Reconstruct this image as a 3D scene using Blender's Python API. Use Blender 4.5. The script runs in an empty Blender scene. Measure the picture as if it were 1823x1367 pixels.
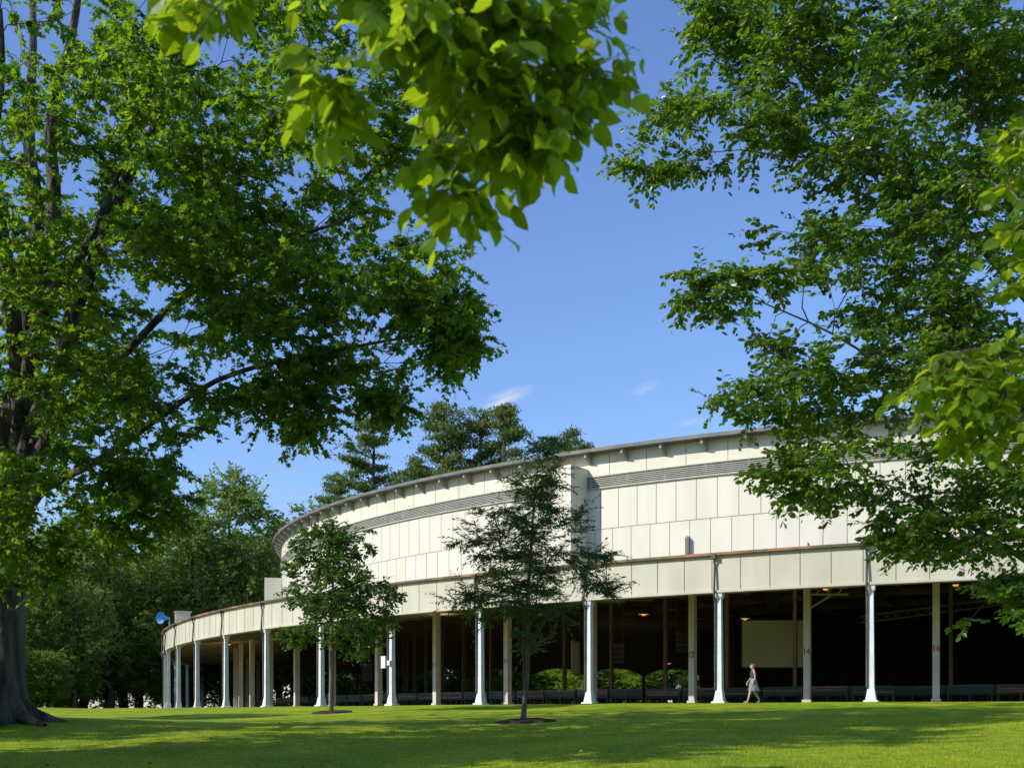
import bpy, math, numpy as np
from mathutils import Vector
rad=math.radians
rng=np.random.default_rng(7)
scene=bpy.context.scene
COL=scene.collection

# ------------------------------------------------------------ materials
def new_mat(name):
    m=bpy.data.materials.new(name); m.use_nodes=True
    nt=m.node_tree; nt.nodes.clear()
    out=nt.nodes.new('ShaderNodeOutputMaterial')
    return m,nt,out
def surf(name,c1,c2=None,rough=0.7,scale=3.0,bump=0.0,bscale=None,stretch=(1,1,1),metal=0.0,spec=0.4,detail=6,lo=0.35,hi=0.65,coord='Object',bdist=0.05):
    m,nt,out=new_mat(name)
    b=nt.nodes.new('ShaderNodeBsdfPrincipled')
    b.inputs['Roughness'].default_value=rough; b.inputs['Metallic'].default_value=metal
    b.inputs['Specular IOR Level'].default_value=spec
    nt.links.new(b.outputs[0],out.inputs[0])
    tc=nt.nodes.new('ShaderNodeTexCoord'); mp=nt.nodes.new('ShaderNodeMapping'); mp.inputs['Scale'].default_value=stretch
    nt.links.new(tc.outputs[coord],mp.inputs[0])
    n=nt.nodes.new('ShaderNodeTexNoise'); n.inputs['Scale'].default_value=scale; n.inputs['Detail'].default_value=detail
    nt.links.new(mp.outputs[0],n.inputs[0])
    r=nt.nodes.new('ShaderNodeValToRGB'); r.color_ramp.elements[0].position=lo; r.color_ramp.elements[1].position=hi
    c2=c2 or c1
    r.color_ramp.elements[0].color=(*c1,1); r.color_ramp.elements[1].color=(*c2,1)
    nt.links.new(n.outputs[0],r.inputs[0]); nt.links.new(r.outputs[0],b.inputs['Base Color'])
    if bump>0:
        n2=nt.nodes.new('ShaderNodeTexNoise'); n2.inputs['Scale'].default_value=bscale or scale*4; n2.inputs['Detail'].default_value=5
        nt.links.new(mp.outputs[0],n2.inputs[0])
        bp=nt.nodes.new('ShaderNodeBump'); bp.inputs['Strength'].default_value=bump; bp.inputs['Distance'].default_value=bdist
        nt.links.new(n2.outputs[0],bp.inputs['Height']); nt.links.new(bp.outputs[0],b.inputs['Normal'])
    return m
def leaf_mat(name,dark,light,trans,tf=0.4,rough=0.45,spec=0.35):
    m,nt,out=new_mat(name)
    g=nt.nodes.new('ShaderNodeNewGeometry')
    r=nt.nodes.new('ShaderNodeValToRGB'); r.color_ramp.elements[0].color=(*dark,1); r.color_ramp.elements[1].color=(*light,1)
    nt.links.new(g.outputs['Random Per Island'],r.inputs[0])
    b=nt.nodes.new('ShaderNodeBsdfPrincipled'); b.inputs['Roughness'].default_value=rough; b.inputs['Specular IOR Level'].default_value=spec
    nt.links.new(r.outputs[0],b.inputs['Base Color'])
    t=nt.nodes.new('ShaderNodeBsdfTranslucent'); 
    r2=nt.nodes.new('ShaderNodeValToRGB'); r2.color_ramp.elements[0].color=(*[c*0.6 for c in trans],1); r2.color_ramp.elements[1].color=(*trans,1)
    nt.links.new(g.outputs['Random Per Island'],r2.inputs[0]); nt.links.new(r2.outputs[0],t.inputs[0])
    mx=nt.nodes.new('ShaderNodeMixShader'); mx.inputs[0].default_value=tf
    nt.links.new(b.outputs[0],mx.inputs[1]); nt.links.new(t.outputs[0],mx.inputs[2]); nt.links.new(mx.outputs[0],out.inputs[0])
    return m

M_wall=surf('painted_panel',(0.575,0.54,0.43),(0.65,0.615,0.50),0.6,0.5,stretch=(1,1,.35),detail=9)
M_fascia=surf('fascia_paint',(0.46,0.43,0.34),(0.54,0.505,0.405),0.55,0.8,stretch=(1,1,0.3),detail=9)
M_joint=surf('panel_joint',(0.22,0.21,0.16),rough=0.8)
M_roofedge=surf('roof_edge',(0.10,0.10,0.095),(0.16,0.155,0.14),0.6,1.0)
M_copper=surf('rusty_gutter',(0.10,0.075,0.055),(0.38,0.17,0.08),0.6,0.5,lo=0.48,hi=0.6)
M_louvre=surf('louvre_grey',(0.30,0.29,0.24),(0.36,0.35,0.29),0.6,2)
M_white=surf('white_paint',(0.60,0.63,0.66),(0.70,0.72,0.73),0.45,2)
M_cream=surf('cream_post',(0.50,0.47,0.38),(0.58,0.55,0.45),0.6,2)
M_dark=surf('dark_pipe',(0.05,0.045,0.04),(0.09,0.08,0.07),0.5,4)
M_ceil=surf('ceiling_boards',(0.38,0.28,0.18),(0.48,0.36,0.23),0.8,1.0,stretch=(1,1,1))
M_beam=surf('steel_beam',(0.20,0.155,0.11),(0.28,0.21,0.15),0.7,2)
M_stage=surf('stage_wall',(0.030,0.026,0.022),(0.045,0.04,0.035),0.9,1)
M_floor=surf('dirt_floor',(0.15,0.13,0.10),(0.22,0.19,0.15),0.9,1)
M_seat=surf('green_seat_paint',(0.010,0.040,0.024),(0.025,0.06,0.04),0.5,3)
M_seatred=surf('seat_wood',(0.16,0.07,0.04),(0.22,0.11,0.07),0.6,3)
M_screen=surf('screen_cloth',(0.62,0.72,0.52),(0.74,0.80,0.60),0.8,0.4)
M_red=surf('red_number',(0.30,0.05,0.03),rough=0.7)
M_blue=surf('blue_horn',(0.10,0.30,0.55),(0.15,0.38,0.62),0.4,3)
M_bark=surf('bark',(0.020,0.016,0.012),(0.15,0.125,0.10),0.9,2.6,1.0,6,stretch=(1,1,0.16),bdist=.25)
M_bark2=surf('smooth_bark',(0.06,0.05,0.04),(0.16,0.14,0.115),0.85,4,0.5,12,stretch=(1,1,0.3))
M_mulch=surf('mulch',(0.02,0.012,0.008),(0.06,0.035,0.022),0.95,14,1.0,30)
L_maple=leaf_mat('maple_leaf',(0.018,0.046,0.005),(0.075,0.140,0.010),(0.42,0.72,0.02),0.44)
L_beech=leaf_mat('hornbeam_leaf',(0.022,0.056,0.008),(0.082,0.155,0.018),(0.38,0.66,0.025),0.40,0.34,.55)
L_near=leaf_mat('linden_leaf',(0.040,0.09,0.004),(0.12,0.20,0.010),(0.58,0.80,0.02),0.5,0.40)
L_locust=leaf_mat('locust_leaf',(0.022,0.052,0.012),(0.060,0.115,0.022),(0.22,0.38,0.03),0.35)
L_young=leaf_mat('ash_leaf',(0.020,0.054,0.010),(0.065,0.13,0.018),(0.22,0.42,0.03),0.35)
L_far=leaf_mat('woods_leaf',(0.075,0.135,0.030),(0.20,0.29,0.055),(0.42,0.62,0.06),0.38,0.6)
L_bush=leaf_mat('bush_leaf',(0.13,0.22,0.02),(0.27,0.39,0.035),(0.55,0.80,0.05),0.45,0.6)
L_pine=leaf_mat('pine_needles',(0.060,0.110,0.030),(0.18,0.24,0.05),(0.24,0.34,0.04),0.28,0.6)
L_grass=leaf_mat('grass_blades',(0.14,0.20,0.008),(0.34,0.43,0.020),(0.58,0.68,0.03),0.4,0.6)

# ------------------------------------------------------------ helpers
def empty(name,loc=(0,0,0)):
    e=bpy.data.objects.new(name,None); e.location=loc; COL.objects.link(e); e.empty_display_size=0.3
    return e
def mesh_obj(name,V,F,mat,parent=None,smooth=False,matrix=None):
    me=bpy.data.meshes.new(name)
    V=np.asarray(V,dtype=np.float32).reshape(-1,3)
    if len(F) and isinstance(F[0],np.ndarray) and F[0].ndim==2:
        loops=np.concatenate([f.ravel() for f in F]).astype(np.int32)
        tot=np.concatenate([np.full(len(f),f.shape[1]) for f in F]).astype(np.int32)
    else:
        loops=np.array([i for f in F for i in f],dtype=np.int32); tot=np.array([len(f) for f in F],dtype=np.int32)
    start=np.concatenate([[0],np.cumsum(tot)[:-1]]).astype(np.int32)
    me.vertices.add(len(V)); me.vertices.foreach_set('co',V.ravel())
    me.loops.add(len(loops)); me.loops.foreach_set('vertex_index',loops)
    me.polygons.add(len(tot)); me.polygons.foreach_set('loop_start',start); me.polygons.foreach_set('loop_total',tot)
    me.polygons.foreach_set('use_smooth',np.full(len(tot),bool(smooth)))
    me.update(calc_edges=True); me.validate()
    me.materials.append(mat)
    o=bpy.data.objects.new(name,me); COL.objects.link(o)
    if parent: o.parent=parent
    return o
class MB:
    def __init__(s): s.v=[]; s.f=[]
    def add(s,vs,fs):
        b=len(s.v); s.v+= [tuple(v) for v in vs]; s.f+=[tuple(i+b for i in f) for f in fs]
    def box(s,c,d,ax=None):
        ca,sa=(1,0) if ax is None else (math.cos(ax),math.sin(ax))
        vs=[]
        for z in(-.5,.5):
            for x,y in((-.5,-.5),(.5,-.5),(.5,.5),(-.5,.5)):
                X=x*d[0];Y=y*d[1]; vs.append((c[0]+X*ca-Y*sa,c[1]+X*sa+Y*ca,c[2]+z*d[2]))
        s.add(vs,[(0,3,2,1),(4,5,6,7),(0,1,5,4),(1,2,6,5),(2,3,7,6),(3,0,4,7)])
    def loft(s,rings,cap=True):
        k=len(rings[0]); b=len(s.v)
        for r in rings: s.v+=[tuple(p) for p in r]
        for i in range(len(rings)-1):
            for j in range(k):
                j2=(j+1)%k
                s.f.append((b+i*k+j,b+i*k+j2,b+(i+1)*k+j2,b+(i+1)*k+j))
        if cap:
            s.f.append(tuple(b+j for j in range(k))[::-1]); s.f.append(tuple(b+(len(rings)-1)*k+j for j in range(k)))
    def obj(s,name,mat,parent=None,smooth=False): return mesh_obj(name,s.v,s.f,mat,parent,smooth)

def nrm(a): return a/np.maximum(np.linalg.norm(a,axis=-1,keepdims=True),1e-9)
def frustums(A,B,ra,rb,k=5):
    n=len(A); D=nrm(B-A); up=np.tile([0,0,1.0],(n,1)); up[np.abs(D[:,2])>0.9]=[1,0,0]
    S=nrm(np.cross(D,up)); T=np.cross(S,D)
    an=np.arange(k)*2*np.pi/k; ca=np.cos(an); sa=np.sin(an)
    ring=S[:,None,:]*ca[None,:,None]+T[:,None,:]*sa[None,:,None]
    V=np.stack([A[:,None,:]+ring*ra[:,None,None],B[:,None,:]+ring*rb[:,None,None]],1).reshape(-1,3)
    j=np.arange(k); j2=(j+1)%k
    f=np.stack([j,j2,k+j2,k+j],1)
    F=(f[None]+(np.arange(n)*2*k)[:,None,None]).reshape(-1,4)
    return V,F
OVAL=(np.array([(0,0,0),(-.27,.33,.06),(-.25,.68,.04),(0,1,-.07),(.25,.68,.04),(.27,.33,.06)]),[(0,3,2,1),(0,5,4,3)])
OVALHI=(np.array([(0,0,0),(0,.33,-.02),(0,.7,-.03),(0,1,-.16),(-.2,.12,.02),(-.33,.36,.06),(-.27,.70,.04),(-.1,.9,-.06),(.2,.12,.02),(.33,.36,.06),(.27,.70,.04),(.1,.9,-.06)]),
   [(0,1,5,4),(1,2,6,5),(2,3,7,6),(0,8,9,1),(1,9,10,2),(2,10,11,3)])
MAPLE=(np.array([(0,0,0),(.30,-.06,.03),(.21,.18,.01),(.56,.42,.08),(.2,.52,.03),(0,1,-.08),(-.2,.52,.03),(-.56,.42,.08),(-.21,.18,.01),(-.30,-.06,.03)]),
   [(0,1,2,3,4,5),(0,5,6,7,8,9)])
NARROW=(np.array([(0,0,0),(-.11,.5,.02),(0,1,-.05),(.11,.5,.02)]),[(0,3,2,1)])
TUFT=(np.array([(0,0,0),(-.17,.55,.02),(0,1,-.05),(.17,.55,.02)]),[(0,3,2,1)])
def leaves(P,D,N,size,shape):
    sv,sf=shape
    S=nrm(np.cross(D,N)); N=np.cross(S,D)
    V=P[:,None,:]+size[:,None,None]*(sv[None,:,0,None]*S[:,None,:]+sv[None,:,1,None]*D[:,None,:]+sv[None,:,2,None]*N[:,None,:])
    k=len(sv); n=len(P); F=[]
    groups={}
    for f in sf: groups.setdefault(len(f),[]).append(f)
    for g in groups.values():
        g=np.array(g); F.append((g[None]+(np.arange(n)*k)[:,None,None]).reshape(-1,g.shape[1]))
    return V.reshape(-1,3),F
def gap(p,fr=1.0,ph=0.0):
    x,y,z=p[...,0]*fr+ph,p[...,1]*fr+ph*1.7,p[...,2]*fr+ph*.6
    return (np.sin(1.3*x+.7*z+1.1*np.sin(.9*y))+np.sin(1.1*y-1.7*z+.8*np.sin(1.2*x))+np.sin(2.1*z+.6*x+np.sin(1.6*y)))/3
def sample(ells,fr=1.0,thr=0.35,ph=0.0,mul=1.0):
    out=[]
    for (x,y,z,rx,ry,rz,n) in ells:
        n=max(1,int(n*mul)); got=0
        while got<n:
            q=rng.normal(size=(n*3+6,3)); q=nrm(q)*(rng.random((len(q),1))**(1/2.6))
            p=q*[rx,ry,rz]+[x,y,z]
            p=p[gap(p,fr,ph)<thr]; p=p[:n-got]; out.append(p); got+=len(p)
    return np.concatenate(out)
def catmull(pts,rs,step):
    pts=np.array(pts,float); rs=np.array(rs,float)
    P=np.vstack([2*pts[0]-pts[1],pts,2*pts[-1]-pts[-2]]); oP=[];oR=[]
    for i in range(1,len(P)-2):
        n=max(2,int(np.linalg.norm(P[i+1]-P[i])/step))
        for t in np.arange(n)/n:
            a,b,c,d=P[i-1],P[i],P[i+1],P[i+2]
            oP.append(.5*((2*b)+(-a+c)*t+(2*a-5*b+4*c-d)*t*t+(-a+3*b-3*c+d)*t**3)); oR.append(rs[i-1]*(1-t)+rs[i]*t)
    oP.append(pts[-1]); oR.append(rs[-1])
    return np.array(oP),np.array(oR)
def tube(P,R,k=14,rough=0.0,ph=0.0):
    n=len(P); T=np.gradient(P,axis=0); T=nrm(T)
    ref=np.array([1.0,0.1,0]); S=nrm(np.cross(T,ref)); U=np.cross(S,T)
    an=np.arange(k)*2*np.pi/k
    ring=S[:,None]*np.cos(an)[None,:,None]+U[:,None]*np.sin(an)[None,:,None]
    rr=R[:,None]*(1+rough*np.sin(5*an[None]+ph+np.arange(n)[:,None]*.25)+rough*.7*np.sin(9*an[None]-ph+np.arange(n)[:,None]*.4))
    V=(P[:,None]+ring*rr[...,None]).reshape(-1,3)
    i=np.arange(n-1)[:,None]*k; j=np.arange(k)[None]; j2=(j+1)%k
    F=np.stack([i+j,i+j2,i+k+j2,i+k+j],-1).reshape(-1,4)
    return V,F

def tree(name,limbs,clusters,mat_leaf,mat_bark,shape,leaf,twigL,ntw=5,nlf=9,flat=0.55,droop=0.25,bf=0.35,seg=0.5,rtip=0.006,rough=0.05,skip=4,k=14,upn=1.0,parent=None,nm=('trunk_and_branches','foliage'),wobm=0.12):
    e=parent or empty(name)
    Vb=[];Fb=[];off=0
    pos=[];par=[];plen=[];rfix=[]
    for li,(pts,rs) in enumerate(limbs):
        P,R=catmull(pts,rs,seg)
        wob=np.stack([gap(P,0.8,li),gap(P,0.8,li+5),0*P[:,0]],1)*min(wobm,R.mean()*1.5); wob[0]=0; P=P+wob
        if li==0:
            pr=-1; base=0
        else:
            pp=np.array(pos); pr=int(np.argmin(np.linalg.norm(pp-P[0],axis=1))); base=plen[pr]
        V,F=tube(P,R,k,rough,li); Vb.append(V);Fb.append(F+off);off+=len(V)
        for i in range(len(P)):
            if i>0: base+=np.linalg.norm(P[i]-P[i-1])
            pos.append(P[i]);par.append(pr);plen.append(base+(1e3 if (li==0 and i<skip) else 0));rfix.append(R[i]);pr=len(pos)-1
        plen=[p-1e3 if p>5e3 else p for p in plen]
    nseed=len(pos)
    pos_a=np.zeros((90000,3)); pl_a=np.zeros(90000)
    pos_a[:nseed]=pos; pl_a[:nseed]=np.where(np.array(plen)>900,1e3,np.array(plen)); n=nseed
    c=np.asarray(clusters); dd=np.array([np.min(np.linalg.norm(pos_a[:nseed]-q,axis=1)) for q in c]); c=c[np.argsort(dd)]
    tips=[];tdir=[]
    for q in c:
        d=np.linalg.norm(pos_a[:n]-q,axis=1); cost=d+bf*pl_a[:n]; i=int(np.argmin(cost)); L=d[i]
        if L<1e-3: continue
        p0=pos_a[i]; pi=par[i]; pd=nrm(p0-pos_a[pi]) if pi>=0 else np.array([0,0,1.0])
        c1=p0+pd*L*.3+np.array([0,0,0.06*L])+rng.normal(size=3)*.06*L
        m=max(2,int(L/seg)); pr=i; last=p0
        for t in (np.arange(m)+1)/m:
            p=(1-t)**2*p0+2*t*(1-t)*c1+t*t*q
            pos_a[n]=p; par.append(pr); pl_a[n]=(pl_a[pr] if pl_a[pr]<900 else 0)+np.linalg.norm(p-last); last_d=p-last; last=p; pr=n; n+=1
        tips.append(q); tdir.append(last_d)
    tips=np.array(tips); tdir=nrm(np.array(tdir))
    r=np.full(n,0.0); acc=np.zeros(n); ex=2.3
    for i in range(n-1,nseed-1,-1):
        r[i]=max(rtip,acc[i]**(1/ex)) if acc[i]>0 else rtip
        acc[par[i]]+=r[i]**ex
    r[:nseed]=rfix
    for i in range(nseed,n):
        if r[i]>r[par[i]]*.8: r[i]=max(rtip,r[par[i]]*.8)
    idx=np.arange(nseed,n); pa=np.array(par)[idx]
    ra=np.where(pa<nseed,r[idx]*1.1,np.minimum(r[pa],r[idx]*1.35))
    V,F=frustums(pos_a[pa],pos_a[idx],ra,r[idx],6); Vb.append(V);Fb.append(F+off);off+=len(V)
    nC=len(tips)
    td=nrm(tdir[:,None,:]*0.7+rng.normal(size=(nC,ntw,3))*np.array([.75,.75,.75*flat])+np.array([0,0,0.05]))
    tl=twigL*(0.55+0.75*rng.random((nC,ntw)))
    st=tips[:,None,:]-tdir[:,None,:]*(twigL*.5*rng.random((nC,ntw,1)))
    en=st+td*tl[...,None]
    A=st.reshape(-1,3);B=en.reshape(-1,3)
    V,F=frustums(A,B,np.full(len(A),rtip*.8),np.full(len(A),rtip*.35),3); Vb.append(V);Fb.append(F+off)
    tr=mesh_obj(nm[0],np.concatenate(Vb),[np.concatenate(Fb)],mat_bark,e,True)
    t=(np.arange(nlf)+.6)/nlf
    t=t[None,None,:]+rng.normal(size=(nC,ntw,nlf))*.05
    P=st[:,:,None,:]+(td*tl[...,None])[:,:,None,:]*t[...,None]
    P[...,2]-=(0.12*droop*twigL*4)*t*t
    side=nrm(np.cross(td,np.array([0,0,1.0])))[:,:,None,:]*np.where(np.arange(nlf)%2==0,1,-1)[None,None,:,None]
    D=nrm(td[:,:,None,:]*.65+side*.8+rng.normal(size=P.shape)*.28+np.array([0,0,-droop]))
    N=nrm(np.array([0,0,upn])+rng.normal(size=P.shape)*.5)
    P=P.reshape(-1,3);D=D.reshape(-1,3);N=N.reshape(-1,3)
    sz=leaf*(.6+.6*rng.random(len(P)))
    V,F=leaves(P,D,N,sz,shape)
    fo=mesh_obj(nm[1],V,F,mat_leaf,e)
    return e,tr,fo,len(P)

# ------------------------------------------------------------ ground
CX,CY=50.4,122.6; RO=84.3; FL=0.58
def hgt(x,y):
    d=np.hypot(x-CX,y-CY)-RO
    z=FL-0.045*np.clip(d-1.5,0,70)
    z=z+0.52*np.exp(-(((x+14.5)/6)**2+((y-32)/6)**2))
    z=z+1.0*np.exp(-(((x+45)/26)**2+((y-92)/30)**2))*np.clip(d/18,0,1)
    z=z+0.05*np.sin(x*.5+.3*y)*np.sin(y*.37-.2*x)*np.clip(d/4,0,1)
    return z
def hz(x,y): return float(hgt(np.array(float(x)),np.array(float(y))))
s=np.linspace(-1,1,301); gx=np.sign(s)*(np.abs(s)**3)*1500+s*60; gy=np.sign(s)*(np.abs(s)**3)*1500+s*60+35
X,Y=np.meshgrid(gx,gy); Z=hgt(X,Y)
n=len(s); V=np.stack([X,Y,Z],-1).reshape(-1,3)
i=(np.arange(n-1)[:,None]*n+np.arange(n-1)[None]).ravel()
F=np.stack([i,i+1,i+n+1,i+n],1)
def lawn_mat():
    m,nt,out=new_mat('lawn'); N=nt.nodes.new;L=nt.links.new
    tc=N('ShaderNodeTexCoord')
    def noise(sc,stretch,det=5):
        mp=N('ShaderNodeMapping'); mp.inputs['Scale'].default_value=stretch; L(tc.outputs['Object'],mp.inputs[0])
        x=N('ShaderNodeTexNoise'); x.inputs['Scale'].default_value=sc; x.inputs['Detail'].default_value=det; L(mp.outputs[0],x.inputs[0]); return x
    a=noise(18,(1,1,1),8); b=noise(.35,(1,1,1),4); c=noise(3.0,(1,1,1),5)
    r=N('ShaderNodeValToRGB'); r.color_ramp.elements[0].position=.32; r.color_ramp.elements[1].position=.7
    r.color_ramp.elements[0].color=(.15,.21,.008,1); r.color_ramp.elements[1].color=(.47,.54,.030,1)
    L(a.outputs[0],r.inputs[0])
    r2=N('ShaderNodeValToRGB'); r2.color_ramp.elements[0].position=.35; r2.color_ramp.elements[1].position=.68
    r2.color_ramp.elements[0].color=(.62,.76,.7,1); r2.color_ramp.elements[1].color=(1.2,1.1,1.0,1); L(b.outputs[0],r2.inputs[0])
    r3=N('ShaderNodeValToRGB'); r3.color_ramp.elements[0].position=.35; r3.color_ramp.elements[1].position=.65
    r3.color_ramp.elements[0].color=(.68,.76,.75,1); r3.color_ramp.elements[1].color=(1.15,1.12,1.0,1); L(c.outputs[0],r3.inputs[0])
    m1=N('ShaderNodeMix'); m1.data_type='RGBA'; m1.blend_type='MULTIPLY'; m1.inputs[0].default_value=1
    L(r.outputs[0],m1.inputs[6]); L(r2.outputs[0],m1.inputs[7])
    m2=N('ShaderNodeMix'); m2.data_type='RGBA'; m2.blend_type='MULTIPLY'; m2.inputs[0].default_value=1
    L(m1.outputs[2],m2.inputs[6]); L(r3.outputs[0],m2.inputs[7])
    bs=N('ShaderNodeBsdfPrincipled'); bs.inputs['Roughness'].default_value=.9; bs.inputs['Specular IOR Level'].default_value=.1
    L(m2.outputs[2],bs.inputs['Base Color'])
    bp=N('ShaderNodeBump'); bp.inputs['Strength'].default_value=.6; bp.inputs['Distance'].default_value=.05
    L(a.outputs[0],bp.inputs['Height']); L(bp.outputs[0],bs.inputs['Normal']); L(bs.outputs[0],out.inputs[0])
    return m
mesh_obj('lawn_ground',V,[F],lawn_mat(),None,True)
nb=110000
gx_=rng.uniform(-13,15,nb); gy_=15+17*rng.random(nb)**1.3
P=np.stack([gx_,gy_,hgt(gx_,gy_)-.005],1)
D=nrm(np.array([0,0,1.0])+rng.normal(size=P.shape)*.35); N=nrm(rng.normal(size=P.shape))
V,F=leaves(P,D,N,rng.uniform(.03,.07,nb),(np.array([(-.1,0,0),(.1,0,0),(0,1,0)]),[(0,1,2)]))
mesh_obj('grass_blades',V,F,L_grass)
nb=260; gx_=rng.uniform(-12,4,nb); gy_=rng.uniform(17,34,nb)
P=np.stack([gx_,gy_,hgt(gx_,gy_)+.03],1)
V,F=leaves(P,nrm(rng.normal(size=P.shape)*[1,1,.1]),nrm(rng.normal(size=P.shape)*.3+[0,0,1]),rng.uniform(.06,.1,nb),OVAL)
mesh_obj('fallen_leaves',V,F,surf('dry_leaf',(.22,.12,.03),(.32,.24,.06),.8,3))

# ------------------------------------------------------------ pavilion
B=empty('concert_pavilion')
def pt(a,r,z): a=rad(a); return (CX-r*math.sin(a),CY-r*math.cos(a),z)
A0,A1=-5.0,95.0
def fz(z): return z if callable(z) else (lambda a:z)
def ring(mb,r0,r1,z0,z1,a0,a1,n):
    z0=fz(z0);z1=fz(z1); rings=[]
    for a in np.linspace(a0,a1,n+1):
        rings.append([pt(a,r0,z0(a)),pt(a,r1,z0(a)),pt(a,r1,z1(a)),pt(a,r0,z1(a))])
    mb.loft(rings)
ST=4.35
zb,zt=5.5,7.02
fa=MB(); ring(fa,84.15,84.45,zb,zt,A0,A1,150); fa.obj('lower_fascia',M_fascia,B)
fl=MB(); ring(fl,84.05,84.55,zb-.10,zb,A0,A1,150); fl.obj('fascia_bottom_rail',M_fascia,B)
g=MB(); ring(g,84.0,84.66,zt,zt+.11,A0,A1,150); g.obj('gutter',M_copper,B)
j=MB()
a=25-ST*7
while a<A1-1:
    for k_ in range(5):
        aa=a+k_*ST/5+.2
        if A0<aa<A1: ring(j,84.451,84.463,zb+.02,zt-.01,aa,aa+.018,1)
    a+=ST
lr=MB()
rr=[]
for a in np.linspace(A0,A1,120): rr.append([pt(a,84.0,zt+.10),pt(a,73.9,7.75),pt(a,73.9,7.6),pt(a,84.0,zt-.05)])
lr.loft(rr); lr.obj('lower_roof',M_roofedge,B)
ztop=lambda a:14.55+(a-25)*.034
zl0=lambda a:12.75+(a-25)*.022; zl1=lambda a:13.35+(a-25)*.022
zs=lambda a:10.55+(a-25)*.01
dr=MB(); ring(dr,73.7,74.0,7.0,ztop,A0,A1+1,150); dr.obj('upper_wall',M_wall,B)
ns=int((A1-A0)/.93)
for q in range(ns):
    a=A0+q*.93
    ring(j,74.0,74.012,7.6,lambda a:zs(a)-.02,a+.3,a+.320,1)
    ring(j,74.0,74.012,lambda a:zs(a)+.03,lambda a:zl0(a)-.06,a,a+.020,1)
ring(j,74.0,74.014,lambda a:zs(a)-.015,lambda a:zs(a)+.018,A0,A1,140)
lv=MB()
for i_ in range(6): ring(lv,74.0,74.10,lambda a,i_=i_:zl0(a)+i_*.1,lambda a,i_=i_:zl0(a)+i_*.1+.05,A0,A1,140)
ring(lv,74.0,74.12,lambda a:zl0(a)-.06,lambda a:zl0(a)-.005,A0,A1,140); ring(lv,74.0,74.12,lambda a:zl1(a)+.02,lambda a:zl1(a)+.08,A0,A1,140)
lb=MB(); ring(lb,74.0,74.03,zl0,zl1,A0,A1,140); lb.obj('louvre_backing',M_dark,B)
ro=MB(); ring(ro,73.0,74.75,ztop,lambda a:ztop(a)+.10,A0,A1,150)
ro.obj('roof_eave',M_roofedge,B)
gg=MB(); ring(gg,74.75,74.85,lambda a:ztop(a)-.03,lambda a:ztop(a)+.16,A0,A1,150); gg.obj('roof_drip_edge',M_roofedge,B)
br=MB(); a=A0+.5; q=0
while a<A1:
    z=ztop(a); w_=.055
    v=[pt(a-w_,74.0,z-.62),pt(a+w_,74.0,z-.62),pt(a+w_,74.65,z-.26),pt(a-w_,74.65,z-.26),pt(a-w_,74.0,z-.003),pt(a+w_,74.0,z-.003),pt(a+w_,74.65,z-.003),pt(a-w_,74.65,z-.003)]
    br.add(v,[(0,1,2,3),(4,7,6,5),(0,4,5,1),(1,5,6,2),(2,6,7,3),(3,7,4,0)])
    ring(lv,74.0,74.05,lambda a:zl0(a)-.0,lambda a:zl1(a),a-.05,a+.05,1)
    ring(j,74.0,74.012,lambda a:zl1(a)+.09,lambda a:ztop(a)-.02,a+.9,a+.918,1)
    a+=1.86
br.obj('eave_brackets',M_louvre,B); lv.obj('louvres',M_louvre,B); j.obj('panel_joints',M_joint,B)
ar=list(np.linspace(A0,A1+1,90))
ap=(30,108,18.0); vs=[ap]
for a in ar: vs.append(pt(a,74.5,ztop(a)+.12))
vs+= [(56,130.5,16.5)]
k_=len(vs); fs=[(0,i,i+1) for i in range(1,k_-1)]+[(0,k_-1,1)]
mb=MB(); mb.add(vs,fs); mb.obj('main_roof',M_roofedge,B)
cz=9.0
vs=[pt(a,73.72,cz) for a in ar]+[(56.9,130,cz)]
mb=MB(); mb.add(vs,[tuple(range(len(vs)))]); 
rr=[[pt(a,84.1,6.0),pt(a,73.95,6.75),pt(a,73.95,6.8),pt(a,84.1,6.05)] for a in np.linspace(A0,A1,110)]
mb.loft(rr); ring(mb,73.6,73.69,6.7,9.0,A0,A1,110)
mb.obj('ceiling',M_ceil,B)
bm=MB()
a=25-ST*6
while a<A1:
    for da in (0,ST/3,2*ST/3):
        rr=[[pt(a+da-.045,r,z-.32),pt(a+da+.045,r,z-.32),pt(a+da+.045,r,z),pt(a+da-.045,r,z)] for r,z in((84.0,5.98),(74.0,6.72))]
        bm.loft(rr)
    rr=[[pt(a-.12,r,8.3),pt(a+.12,r,8.3),pt(a+.12,r,8.98),pt(a-.12,r,8.98)] for r in (73.5,30)]; bm.loft(rr)
    a+=ST
for r in (66,58,50,42): ring(bm,r-.12,r+.12,8.45,8.95,0,88,60)
bm.box((12,130.1,7.3),(92,.3,3.5))
for i_ in range(90): bm.box((-33+i_*1.0,129.86,7.4),(.3,.14,3.0))
for i_ in range(14):
    x=-31+i_*6.6
    bm.box((x,129.7,3.1),(.35,.35,5.0))
    arc=[]
    for u in np.linspace(-1,1,9):
        z=5.55-.9*abs(u)**2.2
        arc.append([(x+3.3+u*3.2,129.5,z),(x+3.3+u*3.2,129.75,z),(x+3.3+u*3.2,129.75,5.7),(x+3.3+u*3.2,129.5,5.7)])
    bm.loft(arc)
bm.obj('steel_frame',M_beam,B)
fl=MB(); vs=[pt(a,84.0,FL+.03) for a in ar]+[(57,130,FL+.03)]; fl.add(vs,[tuple(range(len(vs)))]); fl.obj('floor',M_floor,B)
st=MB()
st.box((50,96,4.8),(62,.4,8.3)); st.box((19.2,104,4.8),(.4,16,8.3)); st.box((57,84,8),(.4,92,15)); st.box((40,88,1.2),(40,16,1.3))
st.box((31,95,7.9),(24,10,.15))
for i_ in range(26): st.box((20+i_*1.4,95.7,4.8),(.18,.15,8.2))
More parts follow.
